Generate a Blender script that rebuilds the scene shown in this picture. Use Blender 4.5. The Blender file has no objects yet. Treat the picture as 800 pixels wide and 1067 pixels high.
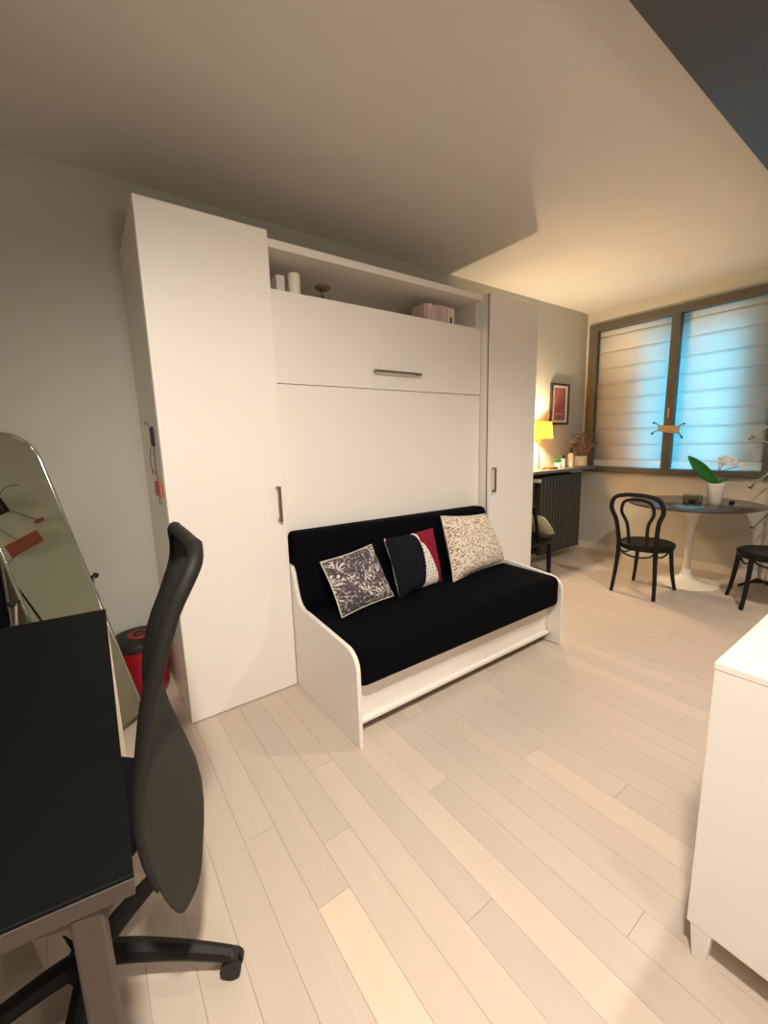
import bpy, bmesh, math, random
from mathutils import Vector, Matrix
random.seed(7)
PI = math.pi
sc = bpy.context.scene
COL = sc.collection

# ------------------------------------------------------------------ camera
R_ = Vector((0.8130765, -0.5814, 0)); yaw, pitch, roll = -0.62, -0.1666, -0.0277
fw = Vector((-math.sin(yaw)*math.cos(pitch), math.cos(yaw)*math.cos(pitch), math.sin(pitch)))
rt = Vector((math.cos(yaw), math.sin(yaw), 0)); up = rt.cross(fw)
r2 = math.cos(roll)*rt + math.sin(roll)*up; u2 = -math.sin(roll)*rt + math.cos(roll)*up
cam = bpy.data.cameras.new('camera'); camo = bpy.data.objects.new('camera', cam); COL.objects.link(camo)
mw = Matrix((r2, u2, -fw)).transposed().to_4x4(); mw.translation = Vector((-0.2697, -2.544, 1.2579))
camo.matrix_world = mw
cam.sensor_fit = 'HORIZONTAL'; cam.sensor_width = 36; cam.lens = 435.12/800*36; cam.clip_start = .02
sc.camera = camo

# ------------------------------------------------------------------ world, lights, exposure
w = bpy.data.worlds.new('dusk'); sc.world = w; w.use_nodes = True
w.node_tree.nodes['Background'].inputs[0].default_value = (.25, .5, 1, 1)
w.node_tree.nodes['Background'].inputs[1].default_value = .6
sc.view_settings.view_transform = 'Standard'; sc.view_settings.look = 'None'
sc.view_settings.gamma = 1; sc.view_settings.use_curve_mapping = False
sc.view_settings.exposure = 0.2

def spot(name, loc, energy, col, angle=130, blend=.8, size=.05, target=None):
    l = bpy.data.lights.new(name, 'SPOT'); l.energy = energy; l.color = col
    l.spot_size = math.radians(angle); l.spot_blend = blend; l.shadow_soft_size = size
    o = bpy.data.objects.new(name, l); COL.objects.link(o); o.location = loc
    if target: o.rotation_euler = (Vector(target)-Vector(loc)).to_track_quat('-Z', 'Y').to_euler()
    return o
def point(name, loc, energy, col, size=.04):
    l = bpy.data.lights.new(name, 'POINT'); l.energy = energy; l.color = col; l.shadow_soft_size = size
    o = bpy.data.objects.new(name, l); COL.objects.link(o); o.location = loc; return o
WARM = (1, .90, .80)
spot('ceiling_spot_light', (-.2, -2.6, 2.41), 305, (1, .92, .83), 112, 1, .07, (.6, -1.0, 0))
spot('ceiling_spot_light', (2.35, -2.36, 2.41), 122, (1, .92, .84), 150, .8, .035)
spot('ceiling_spot_light', (1.45, -2.75, 2.41), 14, WARM, 140, 1, .06)
point('room_fill_light', (.1, -3.9, 1.2), 34, (1, .92, .88), .2)  # added fill light behind the camera, lifts the whole room
point('table_lamp_light', (3.30, -.13, 1.335), 42, (1, .83, .58), .025)
da = bpy.data.lights.new('daylight', 'AREA'); da.shape = 'RECTANGLE'; da.size = .74; da.size_y = 1.25
da.energy = 52; da.color = (.04, .52, 1)
dao = bpy.data.objects.new('daylight', da); COL.objects.link(dao)
dao.location = (4.62, -.97, 1.52); dao.rotation_euler = (0, PI/2, 0)
da.shape = 'RECTANGLE'; da.size = 1.25; da.size_y = .74

# ------------------------------------------------------------------ materials
def rgb(r, g, b):
    f = lambda c: (c/255/12.92 if c/255 <= .04045 else ((c/255+.055)/1.055)**2.4)
    return (f(r), f(g), f(b), 1)
def mat(name, col, rough=.6, metal=0, noise=.05, scale=8, bump=0, bscale=60, spec=.5, coat=0, sheen=0, obj_var=0):
    m = bpy.data.materials.new(name); m.use_nodes = True; nt = m.node_tree; N, L = nt.nodes, nt.links
    b = N['Principled BSDF']; b.inputs['Roughness'].default_value = rough; b.inputs['Metallic'].default_value = metal
    b.inputs['Specular IOR Level'].default_value = spec; b.inputs['Coat Weight'].default_value = coat
    b.inputs['Sheen Weight'].default_value = sheen
    tc = N.new('ShaderNodeTexCoord'); no = N.new('ShaderNodeTexNoise'); no.inputs['Scale'].default_value = scale
    no.inputs['Detail'].default_value = 4
    L.new(tc.outputs['Object'], no.inputs['Vector'])
    mx = N.new('ShaderNodeMix'); mx.data_type = 'RGBA'
    mx.inputs[6].default_value = tuple(c*(1-noise) for c in col[:3])+(1,)
    mx.inputs[7].default_value = tuple(min(1, c*(1+noise)) for c in col[:3])+(1,)
    L.new(no.outputs['Fac'], mx.inputs[0]); out = mx.outputs[2]
    if obj_var:
        oi = N.new('ShaderNodeObjectInfo'); hs = N.new('ShaderNodeHueSaturation')
        mr = N.new('ShaderNodeMapRange'); mr.inputs[3].default_value = 1-obj_var; mr.inputs[4].default_value = 1+obj_var
        L.new(oi.outputs['Random'], mr.inputs[0]); L.new(mr.outputs[0], hs.inputs['Value']); L.new(out, hs.inputs['Color']); out = hs.outputs[0]
    L.new(out, b.inputs['Base Color'])
    if bump:
        n2 = N.new('ShaderNodeTexNoise'); n2.inputs['Scale'].default_value = bscale; n2.inputs['Detail'].default_value = 3
        L.new(tc.outputs['Object'], n2.inputs['Vector'])
        bp = N.new('ShaderNodeBump'); bp.inputs['Strength'].default_value = bump; bp.inputs['Distance'].default_value = .004
        L.new(n2.outputs['Fac'], bp.inputs['Height']); L.new(bp.outputs[0], b.inputs['Normal'])
    return m
M_wall = mat('painted_wall', rgb(192, 188, 174), .85, bump=.15, bscale=180, noise=.02)
M_wallr = mat('painted_wall_warm', rgb(200, 196, 182), .85, bump=.15, bscale=180, noise=.02)
M_ceil = mat('ceiling_paint', rgb(216, 210, 200), .9, noise=.02)
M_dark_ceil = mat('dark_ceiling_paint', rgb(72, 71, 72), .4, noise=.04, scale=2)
M_lacq = mat('white_lacquer', rgb(240, 232, 220), .38, noise=.012, scale=3)
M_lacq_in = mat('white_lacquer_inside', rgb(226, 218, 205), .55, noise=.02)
M_gap = mat('shadow_gap_brown', rgb(70, 48, 36), .8)
M_steel = mat('brushed_steel', rgb(150, 140, 130), .35, 1, noise=.08, scale=40)
M_chrome = mat('polished_chrome', rgb(210, 208, 200), .14, 1, noise=.02)
M_velvet = mat('black_velvet', rgb(7, 7, 11), .95, noise=.3, scale=30, bump=.5, bscale=250, spec=.08)
M_desk = mat('black_desktop', rgb(10, 12, 10), .6, noise=.15, scale=5, spec=.15)
M_deskframe = mat('grey_beige_metal', rgb(80, 69, 61), .5, noise=.04, spec=.35)  # darkened so the colour carries the dim light on the near frame
M_deskleg = mat('white_metal', rgb(228, 214, 190), .45, noise=.03)
M_blackpl = mat('black_plastic', rgb(30, 27, 22), .6, noise=.1, scale=14, spec=.3)
M_mesh = mat('charcoal_mesh_fabric', rgb(42, 37, 27), .85, noise=.1, scale=10, bump=.4, bscale=400)
M_seat = mat('black_seat_fabric', rgb(14, 14, 20), .95, noise=.3, scale=90, bump=.4, bscale=300, spec=.2)
M_bent = mat('black_bentwood', rgb(15, 10, 9), .42, noise=.2, scale=20, spec=.35)
M_bentseat = mat('black_seat_wood', rgb(13, 14, 12), .55, noise=.2, scale=12, spec=.35)
M_red = mat('red_plastic', rgb(150, 16, 30), .4, noise=.06, scale=6)
M_blk = mat('black_rubber', rgb(26, 20, 18), .6, noise=.12)
M_redw = mat('faded_red_print', rgb(150, 40, 44), .6)
M_tulip = mat('cream_lacquered_metal', rgb(238, 228, 208), .3, noise=.02)
M_frame = mat('olive_grey_window_paint', rgb(94, 88, 76), .5, noise=.05)
M_rad = mat('dark_green_grey_radiator_paint', rgb(70, 68, 56), .45, noise=.1, scale=12)
M_shelf = mat('grey_stone_shelf', rgb(120, 112, 98), .35, noise=.12, scale=15)
M_base = mat('white_baseboard_paint', rgb(232, 222, 204), .5, noise=.02)
M_pot = mat('white_ceramic', rgb(240, 232, 215), .35, noise=.02)
M_leaf = mat('green_leaf', rgb(34, 110, 28), .4, noise=.25, scale=25)
M_petal = mat('pale_pink_petal', rgb(255, 240, 230), .6, noise=.1, scale=60)
M_stem = mat('green_brown_stem', rgb(92, 88, 48), .6, noise=.2)
M_dry = mat('dried_flower', rgb(126, 106, 84), .9, noise=.35, scale=60, obj_var=.3)
M_darkobj = mat('dark_glass_black', rgb(30, 28, 26), .25)
M_book = mat('cover_board_brown', rgb(110, 74, 36), .7, noise=.1)
M_terra = mat('terracotta_board', rgb(196, 104, 80), .7, noise=.1, scale=30)
M_tag = mat('pale_wood_board', rgb(190, 168, 132), .7, noise=.1, scale=30)
M_wire = mat('dark_wire', rgb(50, 42, 38), .45, .5)
M_plum = mat('dark_plum_plate', rgb(52, 34, 40), .5)
M_cush = mat('sage_cushion_fabric', rgb(180, 172, 142), .9, noise=.06, bump=.4, bscale=200)
M_paper = mat('white_paper_mat', rgb(235, 228, 220), .8)
M_pframe = mat('dark_picture_frame', rgb(48, 34, 32), .45, noise=.1)
M_dirt = mat('soil', rgb(50, 36, 24), 1, noise=.4, scale=60, bump=1)
M_clear_top = mat('dark_tabletop', rgb(70, 62, 55), .2, noise=.25, scale=6)
M_outer = mat('mask_wall_render', rgb(180, 180, 182), .9)

def mat_mirror():
    m = mat('mirror_glass', rgb(216, 220, 206), .02, 1, noise=0); return m
M_mirror = mat_mirror()
def mat_glass(name, tint=(.9, .95, 1, 1), rough=0):
    m = bpy.data.materials.new(name); m.use_nodes = True; N, L = m.node_tree.nodes, m.node_tree.links
    b = N['Principled BSDF']; b.inputs['Transmission Weight'].default_value = 1; b.inputs['Roughness'].default_value = rough
    b.inputs['Base Color'].default_value = tint; b.inputs['IOR'].default_value = 1.45
    return m
M_glass = mat_glass('clear_glass')
M_smoke = mat_glass('smoked_glass', (.72, .7, .68, 1), .05)
def mat_pane():
    m = bpy.data.materials.new('window_glass'); m.use_nodes = True; N, L = m.node_tree.nodes, m.node_tree.links
    b = N['Principled BSDF']; o = N['Material Output']
    t = N.new('ShaderNodeBsdfTransparent'); t.inputs[0].default_value = (.95, .98, 1, 1)
    b.inputs['Roughness'].default_value = .03; mx = N.new('ShaderNodeMixShader'); mx.inputs[0].default_value = .08
    L.new(t.outputs[0], mx.inputs[1]); L.new(b.outputs[0], mx.inputs[2]); L.new(mx.outputs[0], o.inputs[0]); return m
M_pane = mat_pane()
def mat_cloth(name, col, trans=.5, em=None, ems=0):
    m = bpy.data.materials.new(name); m.use_nodes = True; N, L = m.node_tree.nodes, m.node_tree.links
    for n in list(N):
        if n.type == 'BSDF_PRINCIPLED': N.remove(n)
    o = N['Material Output']; d = N.new('ShaderNodeBsdfDiffuse'); t = N.new('ShaderNodeBsdfTranslucent')
    tc = N.new('ShaderNodeTexCoord'); no = N.new('ShaderNodeTexNoise'); no.inputs['Scale'].default_value = 120
    L.new(tc.outputs['Object'], no.inputs['Vector'])
    mx = N.new('ShaderNodeMix'); mx.data_type = 'RGBA'; mx.inputs[6].default_value = tuple(c*.94 for c in col[:3])+(1,); mx.inputs[7].default_value = col
    L.new(no.outputs['Fac'], mx.inputs[0]); L.new(mx.outputs[2], d.inputs[0]); L.new(mx.outputs[2], t.inputs[0])
    s = N.new('ShaderNodeMixShader'); s.inputs[0].default_value = trans
    L.new(d.outputs[0], s.inputs[1]); L.new(t.outputs[0], s.inputs[2]); out = s.outputs[0]
    if em:
        e = N.new('ShaderNodeEmission'); e.inputs[0].default_value = em; e.inputs[1].default_value = ems
        a = N.new('ShaderNodeAddShader'); L.new(out, a.inputs[0]); L.new(e.outputs[0], a.inputs[1]); out = a.outputs[0]
    L.new(out, o.inputs[0]); return m
M_blind = mat_cloth('cream_blind_fabric', rgb(246, 243, 232), .30)
M_shade = mat_cloth('lit_yellow_shade', rgb(244, 206, 104), .5, rgb(255, 176, 14), .5)

def plank_mat(name, c):
    m = bpy.data.materials.new(name); m.use_nodes = True; nt = m.node_tree; N, L = nt.nodes, nt.links
    b = N['Principled BSDF']
    geo = N.new('ShaderNodeNewGeometry'); oi = N.new('ShaderNodeObjectInfo')
    ad = N.new('ShaderNodeVectorMath'); ad.operation = 'MULTIPLY_ADD'
    mp = N.new('ShaderNodeMapping'); mp.inputs['Scale'].default_value = (34, 1.6, 1)
    cx = N.new('ShaderNodeCombineXYZ'); mu = N.new('ShaderNodeMath'); mu.operation = 'MULTIPLY'; mu.inputs[1].default_value = 40
    L.new(oi.outputs['Random'], mu.inputs[0]); L.new(mu.outputs[0], cx.inputs[2]); L.new(mu.outputs[0], cx.inputs[1])
    av = N.new('ShaderNodeVectorMath'); av.operation = 'ADD'
    L.new(geo.outputs['Position'], av.inputs[0]); L.new(cx.outputs[0], av.inputs[1]); L.new(av.outputs[0], mp.inputs[0])
    no = N.new('ShaderNodeTexNoise'); no.inputs['Scale'].default_value = 1; no.inputs['Detail'].default_value = 5; no.inputs['Distortion'].default_value = .6
    L.new(mp.outputs[0], no.inputs['Vector'])
    mx = N.new('ShaderNodeMix'); mx.data_type = 'RGBA'
    mx.inputs[6].default_value = tuple(k*.93 for k in c[:3])+(1,); mx.inputs[7].default_value = tuple(min(1, k*1.06) for k in c[:3])+(1,)
    L.new(no.outputs['Fac'], mx.inputs[0])
    hs = N.new('ShaderNodeHueSaturation'); mr = N.new('ShaderNodeMapRange'); mr.inputs[3].default_value = .975; mr.inputs[4].default_value = 1.02
    L.new(oi.outputs['Random'], mr.inputs[0]); L.new(mr.outputs[0], hs.inputs['Value']); L.new(mx.outputs[2], hs.inputs['Color'])
    L.new(hs.outputs[0], b.inputs['Base Color'])
    b.inputs['Roughness'].default_value = .36; b.inputs['Specular IOR Level'].default_value = .5
    return m
M_planks = [plank_mat('whitewashed_plank', rgb(206, 188, 169)), plank_mat('whitewashed_plank_pale', rgb(211, 193, 173)),
            plank_mat('whitewashed_plank_grey', rgb(203, 186, 169)), plank_mat('whitewashed_plank_bright', rgb(221, 201, 177))]

# ------------------------------------------------------------------ mesh helpers
def root_of(o):
    while o.parent: o = o.parent
    return o
def thing(name, label, cat, loc, group=None):
    o = bpy.data.objects.new(name, None); COL.objects.link(o); o.location = loc; o.empty_display_size = .1
    o['label'] = label; o['category'] = cat
    if group: o['group'] = group
    return o
class M:
    def __init__(s): s.v = []; s.f = []
    def add(s, vs, fs):
        k = len(s.v); s.v += [tuple(v) for v in vs]; s.f += [[i+k for i in f] for f in fs]; return s
    def box(s, a, b):
        x0, y0, z0 = a; x1, y1, z1 = b
        x0, x1 = sorted((x0, x1)); y0, y1 = sorted((y0, y1)); z0, z1 = sorted((z0, z1))
        return s.add([(x0,y0,z0),(x1,y0,z0),(x1,y1,z0),(x0,y1,z0),(x0,y0,z1),(x1,y0,z1),(x1,y1,z1),(x0,y1,z1)],
              [(3,2,1,0),(4,5,6,7),(0,1,5,4),(1,2,6,5),(2,3,7,6),(3,0,4,7)])
    def bar(s, p, q, wx, wy=None, upv=(0,0,1)):
        wy = wy or wx; p, q = Vector(p), Vector(q); d = (q-p).normalized(); u = Vector(upv)
        if abs(d.dot(u)) > .95: u = Vector((0,1,0))
        a = d.cross(u).normalized()*wx/2; b = d.cross(a).normalized()*wy/2
        vs = [p-a-b, p+a-b, p+a+b, p-a+b, q-a-b, q+a-b, q+a+b, q-a+b]
        return s.add(vs, [(3,2,1,0),(4,5,6,7),(0,1,5,4),(1,2,6,5),(2,3,7,6),(3,0,4,7)])
    def tube(s, pts, r, n=10, closed=False, cap=True):
        pts = [Vector(p) for p in pts]; m = len(pts); rs = r if isinstance(r, (list, tuple)) else [r]*m
        vs = []; prev = None
        for i, p in enumerate(pts):
            if closed: d = pts[(i+1) % m]-pts[i-1]
            else: d = pts[min(i+1, m-1)]-pts[max(i-1, 0)]
            d.normalize()
            if prev is None:
                u = Vector((0,0,1)) if abs(d.z) < .9 else Vector((1,0,0)); a = d.cross(u).normalized()
            else:
                a = (prev-d*prev.dot(d)); a = a.normalized() if a.length > 1e-6 else d.orthogonal().normalized()
            prev = a; b = d.cross(a)
            for k in range(n):
                t = 2*PI*k/n; vs.append(p+(a*math.cos(t)+b*math.sin(t))*rs[i])
        fs = []
        for i in range(m if closed else m-1):
            j = (i+1) % m
            for k in range(n): fs.append((i*n+k, i*n+(k+1) % n, j*n+(k+1) % n, j*n+k))
        if cap and not closed: fs.append(tuple(range(n-1, -1, -1))); fs.append(tuple((m-1)*n+k for k in range(n)))
        return s.add(vs, fs)
    def lathe(s, prof, c=(0,0,0), n=32, sx=1, sy=1):
        vs = []; m = len(prof)
        for r, z in prof:
            for k in range(n):
                t = 2*PI*k/n; vs.append((c[0]+r*sx*math.cos(t), c[1]+r*sy*math.sin(t), c[2]+z))
        fs = [(i*n+k, i*n+(k+1) % n, (i+1)*n+(k+1) % n, (i+1)*n+k) for i in range(m-1) for k in range(n)]
        if prof[0][0] > 1e-4: fs.append(tuple(range(n-1, -1, -1)))
        if prof[-1][0] > 1e-4: fs.append(tuple((m-1)*n+k for k in range(n)))
        return s.add(vs, fs)
    def prism(s, poly, axis, a, b):
        n = len(poly)
        def mk(p, t):
            if axis == 'x': return (t, p[0], p[1])
            if axis == 'y': return (p[0], t, p[1])
            return (p[0], p[1], t)
        vs = [mk(p, a) for p in poly]+[mk(p, b) for p in poly]
        fs = [tuple(range(n-1, -1, -1)), tuple(range(n, 2*n))]+[(i, (i+1) % n, n+(i+1) % n, n+i) for i in range(n)]
        return s.add(vs, fs)
    def ball(s, c, r, n=12):
        return s.lathe([(r*math.sin(PI*i/n) if 0 < i < n else 0, -r*math.cos(PI*i/n)) for i in range(n+1)], c, n+4)
    def build(s, name, m, parent=None, bevel=0, seg=2, smooth=True, origin=None, kind=None, sub=0, solid=0, uv=None, merge=True):
        off = Vector((0,0,0))
        if parent: off = root_of(parent).location.copy()
        else:
            if origin is None:
                xs = [v[0] for v in s.v]; ys = [v[1] for v in s.v]; zs = [v[2] for v in s.v]
                origin = ((min(xs)+max(xs))/2, (min(ys)+max(ys))/2, min(zs))
            off = Vector(origin)
        me = bpy.data.meshes.new(name); me.from_pydata([Vector(v)-off for v in s.v], [], s.f)
        bm = bmesh.new(); bm.from_mesh(me)
        if merge: bmesh.ops.remove_doubles(bm, verts=bm.verts, dist=1e-5)
        bmesh.ops.recalc_face_normals(bm, faces=bm.faces)
        bm.to_mesh(me); bm.free()
        if uv:
            ul = me.uv_layers.new(name='UVMap')
            for lp in me.loops: ul.data[lp.index].uv = uv[lp.vertex_index]
        me.materials.append(m)
        o = bpy.data.objects.new(name, me); COL.objects.link(o)
        if parent: o.parent = parent
        else: o.location = off
        if solid:
            sm = o.modifiers.new('solid', 'SOLIDIFY'); sm.thickness = solid; sm.offset = 0
        if bevel:
            bv = o.modifiers.new('bevel', 'BEVEL'); bv.width = bevel; bv.segments = seg; bv.limit_method = 'ANGLE'; bv.angle_limit = math.radians(40)
        if sub:
            sb = o.modifiers.new('sub', 'SUBSURF'); sb.levels = sb.render_levels = sub
        if smooth:
            me.polygons.foreach_set('use_smooth', [True]*len(me.polygons))
            if not sub:
                try: me.set_sharp_from_angle(angle=math.radians(40))
                except Exception: pass
        if kind: o['kind'] = kind
        return o
def tag(o, label, cat, group=None):
    o['label'] = label; o['category'] = cat
    if group: o['group'] = group
    return o
def S(o): o['kind'] = 'structure'; return o
def catmull(pts, k=6, closed=False):
    pts = [Vector(p) for p in pts]; out = []; n = len(pts)
    rng = range(n) if closed else range(n-1)
    for i in rng:
        p0 = pts[(i-1) % n] if closed or i > 0 else pts[0]; p1 = pts[i]; p2 = pts[(i+1) % n]
        p3 = pts[(i+2) % n] if closed or i < n-2 else pts[-1]
        for j in range(k):
            t = j/k; out.append(.5*((2*p1)+(p2-p0)*t+(2*p0-5*p1+4*p2-p3)*t*t+(3*p1-p0-3*p2+p3)*t**3))
    if not closed: out.append(pts[-1])
    return out
def dup(root, loc, rz, label=None):
    r = root.copy(); COL.objects.link(r); r.location = loc; r.rotation_euler = (0, 0, rz)
    if label: r['label'] = label
    for ch in list(root.children):
        c = ch.copy(); COL.objects.link(c); c.parent = r
        for g in ch.children:
            d = g.copy(); COL.objects.link(d); d.parent = c
    return r

# ------------------------------------------------------------------ setting
XL, XR, YF, ZC = -1.9, 4.29, -4.4, 2.535
fl = S(M().box((XL, YF, -.1), (XR, 0, -.014)).build('floor', M_lacq_in, smooth=False))
pw = .1
unit = M().box((-pw/2+.0004, -.5, -.014), (pw/2-.0004, .5, 0)).build('plank', M_planks[0], None, smooth=False, origin=(0, 0, 0))
pmesh = []
for pmat in M_planks:
    me = unit.data.copy(); me.materials.clear(); me.materials.append(pmat)
    pmesh.append(me)
cuts = {}
first = True
ncol = int((XR-XL)/pw)+1
for i in range(ncol):
    x0 = .11+(i-round((.11-XL)/pw))*pw
    xa, xb = max(x0, XL), min(x0+pw, XR)
    if xb-xa < .01: continue
    rr = random.Random(i*13+5)
    y = 0; near = abs(x0-.11) < .01
    ys = [0]
    y = -rr.uniform(.4, 1.6)
    if near: y = -.45
    while y > YF+.3: ys.append(y); y -= rr.uniform(1.1, 1.7) if not near else 1.2
    ys.append(YF)
    for k in range(len(ys)-1):
        a, b = ys[k], ys[k+1]; t = rr.choice([0, 0, 0, 1, 2, 2])
        if near and k == 2: t = 3
        elif near: t = 0
        if first: o = unit; first = False; o.data = pmesh[t]
        else:
            o = unit.copy(); o.data = pmesh[t]; COL.objects.link(o)
        o.parent = fl
        o.location = Vector(((xa+xb)/2, (a+b)/2, 0))-fl.location
        o.scale = ((xb-xa)/pw, (a-b)-.0010, 1)

S(M().box((XL, YF, ZC), (XR, 0, ZC+.1)).build('ceiling', M_ceil, smooth=False))
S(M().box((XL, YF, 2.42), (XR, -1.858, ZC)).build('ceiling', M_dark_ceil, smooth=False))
S(M().box((XL-.1, 0, -.1), (XR+.3, .1, ZC+.1)).build('wall_back', M_wall, smooth=False))
S(M().box((XL-.1, YF, -.1), (XL, 0, ZC+.1)).build('wall_left', M_wall, smooth=False))
S(M().box((XL-.1, YF-.1, -.1), (XR+.3, YF, ZC+.1)).build('wall_front', M_wall, smooth=False))
hy0, hy1, hz0, hz1 = -.06, -1.62, .89, 2.385
m = M()
m.box((XR, YF, -.1), (XR+.13, hy1, ZC+.1)); m.box((XR, hy0, -.1), (XR+.13, 0, ZC+.1))
m.box((XR, hy1, -.1), (XR+.13, hy0, hz0)); m.box((XR, hy1, hz1), (XR+.13, hy0, ZC+.1))
S(m.build('wall_right', M_wallr, smooth=False, merge=False))
# unseen outer wall, added so its smaller opening shapes the blue daylight patch
gy0, gy1, gz0, gz1 = -.60, -1.34, .91, 2.16
m = M()
m.box((XR+.16, YF, -.1), (XR+.3, gy1, ZC+.1)); m.box((XR+.16, gy0, -.1), (XR+.3, .1, ZC+.1))
m.box((XR+.16, gy1, -.1), (XR+.3, gy0, gz0)); m.box((XR+.16, gy1, gz1), (XR+.3, gy0, ZC+.1))
S(m.build('daylight_mask', M_outer, smooth=False, merge=False))
S(M().box((XR-.012, YF, 0), (XR, 0, .08)).build('baseboard_right', M_base, bevel=.003))
S(M().box((2.54, -.012, 0), (XR-.012, 0, .08)).build('baseboard_back', M_base, bevel=.003))

# window frame
fx0, fx1 = XR-.03, XR+.03
wf = S(M().box((fx0, -.037, .873), (fx1, -.128, 2.403)).box((fx0, -1.56, .873), (fx1, -1.645, 2.403))
       .box((fx0, -.128, 2.332), (fx1, -1.56, 2.403)).build('window_1', M_frame, bevel=.004, merge=False))
def wpart(n, a, b, m_=M_frame, bev=.003): return M().box(a, b).build(n, m_, wf, bevel=bev)
wpart('sill', (fx0-.015, -.037, .873), (fx1, -1.645, .929))
wpart('mullion', (fx0-.006, -.812, .929), (fx1, -.885, 2.332))
for a, b in ((-.128, -.812), (-.885, -1.56)):
    M().box((XR+.10, a, .93), (XR+.106, b, 2.33)).build('pane', M_pane, wf, smooth=False)
hd = M().box((fx0-.018, -.838, 1.41), (fx0-.006, -.856, 1.50)).build('window_handle', M_tag, wf, bevel=.003)
hd['label'] = 'pale window handle'

# roman blinds
def blind(y0, y1, label):
    t = thing('roman_blind', label, 'blind', (XR+.038, (y0+y1)/2, .931), 'roman blinds at the window')
    xs = XR+.038; top = 2.331; zs = [top, 2.28, 2.12, 1.955, 1.795, 1.635, 1.475, 1.315, 1.155, 1.0, .955]
    for i in range(len(zs)-2):
        a, b = zs[i], zs[i+1]; mm = M(); n = 6; vs = []
        for k in range(n+1):
            f = k/n; z = a+(b-a)*f; x = xs-.0015*math.sin(PI*f)
            for y in (y0-.004, y1+.004): vs.append((x, y, z))
        mm.add(vs, [(2*k, 2*k+1, 2*k+3, 2*k+2) for k in range(n)])
        mm.build('headband' if i == 0 else 'fabric_panel', M_blind, t, solid=.0015)
        if 0 < i < len(zs)-2:
            M().box((xs-.0022, y0-.003, b-.0012), (xs+.001, y1+.003, b+.0012)).build('seam_rod', M_blind, t)
    M().box((xs-.007, y0-.004, .933), (xs+.003, y1+.004, 1.0)).build('hem', M_blind, t, bevel=.003)
    return t
blind(-.112, -.836, 'left roman blind in cream fabric, between the wall corner and the mullion')
blind(-.861, -1.576, 'right roman blind in cream fabric, glowing blue behind the potted plant')

# ------------------------------------------------------------------ wall bed unit
H, yF = 2.2, -.603
def tall(x0, x1, label, side):
    t = thing('tall_cabinet', label, 'cabinet', ((x0+x1)/2, -.3, 0), 'tall cabinets flanking the wall bed')
    M().box((x0, -.575, 0), (x1, -.003, H)).build('body', M_lacq, t, bevel=.0015)
    M().box((x0+.004, -.585, .004), (x1-.004, -.5745, H-.004)).build('gasket', M_gap, t)  # brown strip filling the open door gap, stands in for its shade
    d = M().box((x0, yF, .004), (x1, -.585, H)).build('door', M_lacq, t, bevel=.002)
    hx = x1-.035 if side > 0 else x0+.04
    m = M(); m.box((hx-.008, yF-.03, .888), (hx+.008, yF-.021, 1.06))
    m.box((hx-.008, yF-.026, .888), (hx+.008, yF, .902)); m.box((hx-.008, yF-.026, 1.046), (hx+.008, yF, 1.06))
    h = m.build('handle', M_steel, d, bevel=.002); h['label'] = 'brushed steel bow handle'
    return t
tall(0, .5198, 'tall white cabinet left of the wall bed, nearest the mirror', 1)
tall(2.022, 2.536, 'tall white cabinet right of the wall bed, in front of the table lamp', -1)
bx0, bx1, yB = .522, 2.020, -.5
t = thing('wall_bed', 'folded-up white wall bed with open top shelf between the two tall cabinets', 'wall bed', (1.27, -.25, 0))
M().box((bx0, yB+.002, 0), (bx1, -.003, 1.975)).build('body', M_lacq, t)
M().box((bx0+.002, yB-.018, .03), (bx1-.002, yB, 1.5535)).build('lower_panel', M_lacq, t, bevel=.0015)
up_ = M().box((bx0+.002, yB-.018, 1.5575), (bx1-.002, yB, 1.989)).build('upper_panel', M_lacq, t, bevel=.0015)
m = M().tube([(1.12, yB-.05, 1.652), (1.46, yB-.05, 1.652)], .0075, 10)
for x in (1.135, 1.445): m.tube([(x, yB-.05, 1.652), (x, yB-.018, 1.652)], .007, 10)
m.build('handle', M_steel, up_, merge=False)['label'] = 'horizontal brushed steel handle'
M().box((bx0, -.535, 2.163), (bx1, -.003, 2.2)).build('top_board', M_lacq, t, bevel=.0015)
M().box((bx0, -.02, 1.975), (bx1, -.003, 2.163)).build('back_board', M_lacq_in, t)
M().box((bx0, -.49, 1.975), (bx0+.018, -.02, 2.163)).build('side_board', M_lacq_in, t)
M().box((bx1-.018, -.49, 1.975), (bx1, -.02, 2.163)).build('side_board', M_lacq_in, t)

# niche items
zn = 1.9755
tag(M().lathe([(0, 0), (.029, 0), (.031, .004), (.031, .132), (.027, .138), (0, .138)], (.722, -.42, zn)).build('canister', M_pot), 'pale cylindrical canister on the shelf above the wall bed, at its left end', 'canister')
tag(M().box((.63, -.41, zn), (.675, -.30, zn+.125)).build('storage_box', M_lacq_in, bevel=.002), 'small pale grey box left of the canister on the top shelf', 'box')
g = thing('glass_jar', 'small clear jar with a dark domed lid on the top shelf', 'jar', (.885, -.42, zn))
M().lathe([(0, 0), (.032, 0), (.034, .01), (.034, .05), (.028, .075), (.026, .075), (.032, .05), (.032, .012), (0, .006)], (.885, -.42, zn)).build('jar_body', M_glass, g)
M().lathe([(.012, .055), (.012, .078), (.034, .09), (.042, .1), (.04, .108), (.02, .114), (0, .116)], (.885, -.42, zn)).build('jar_lid', M_steel, g)
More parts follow.
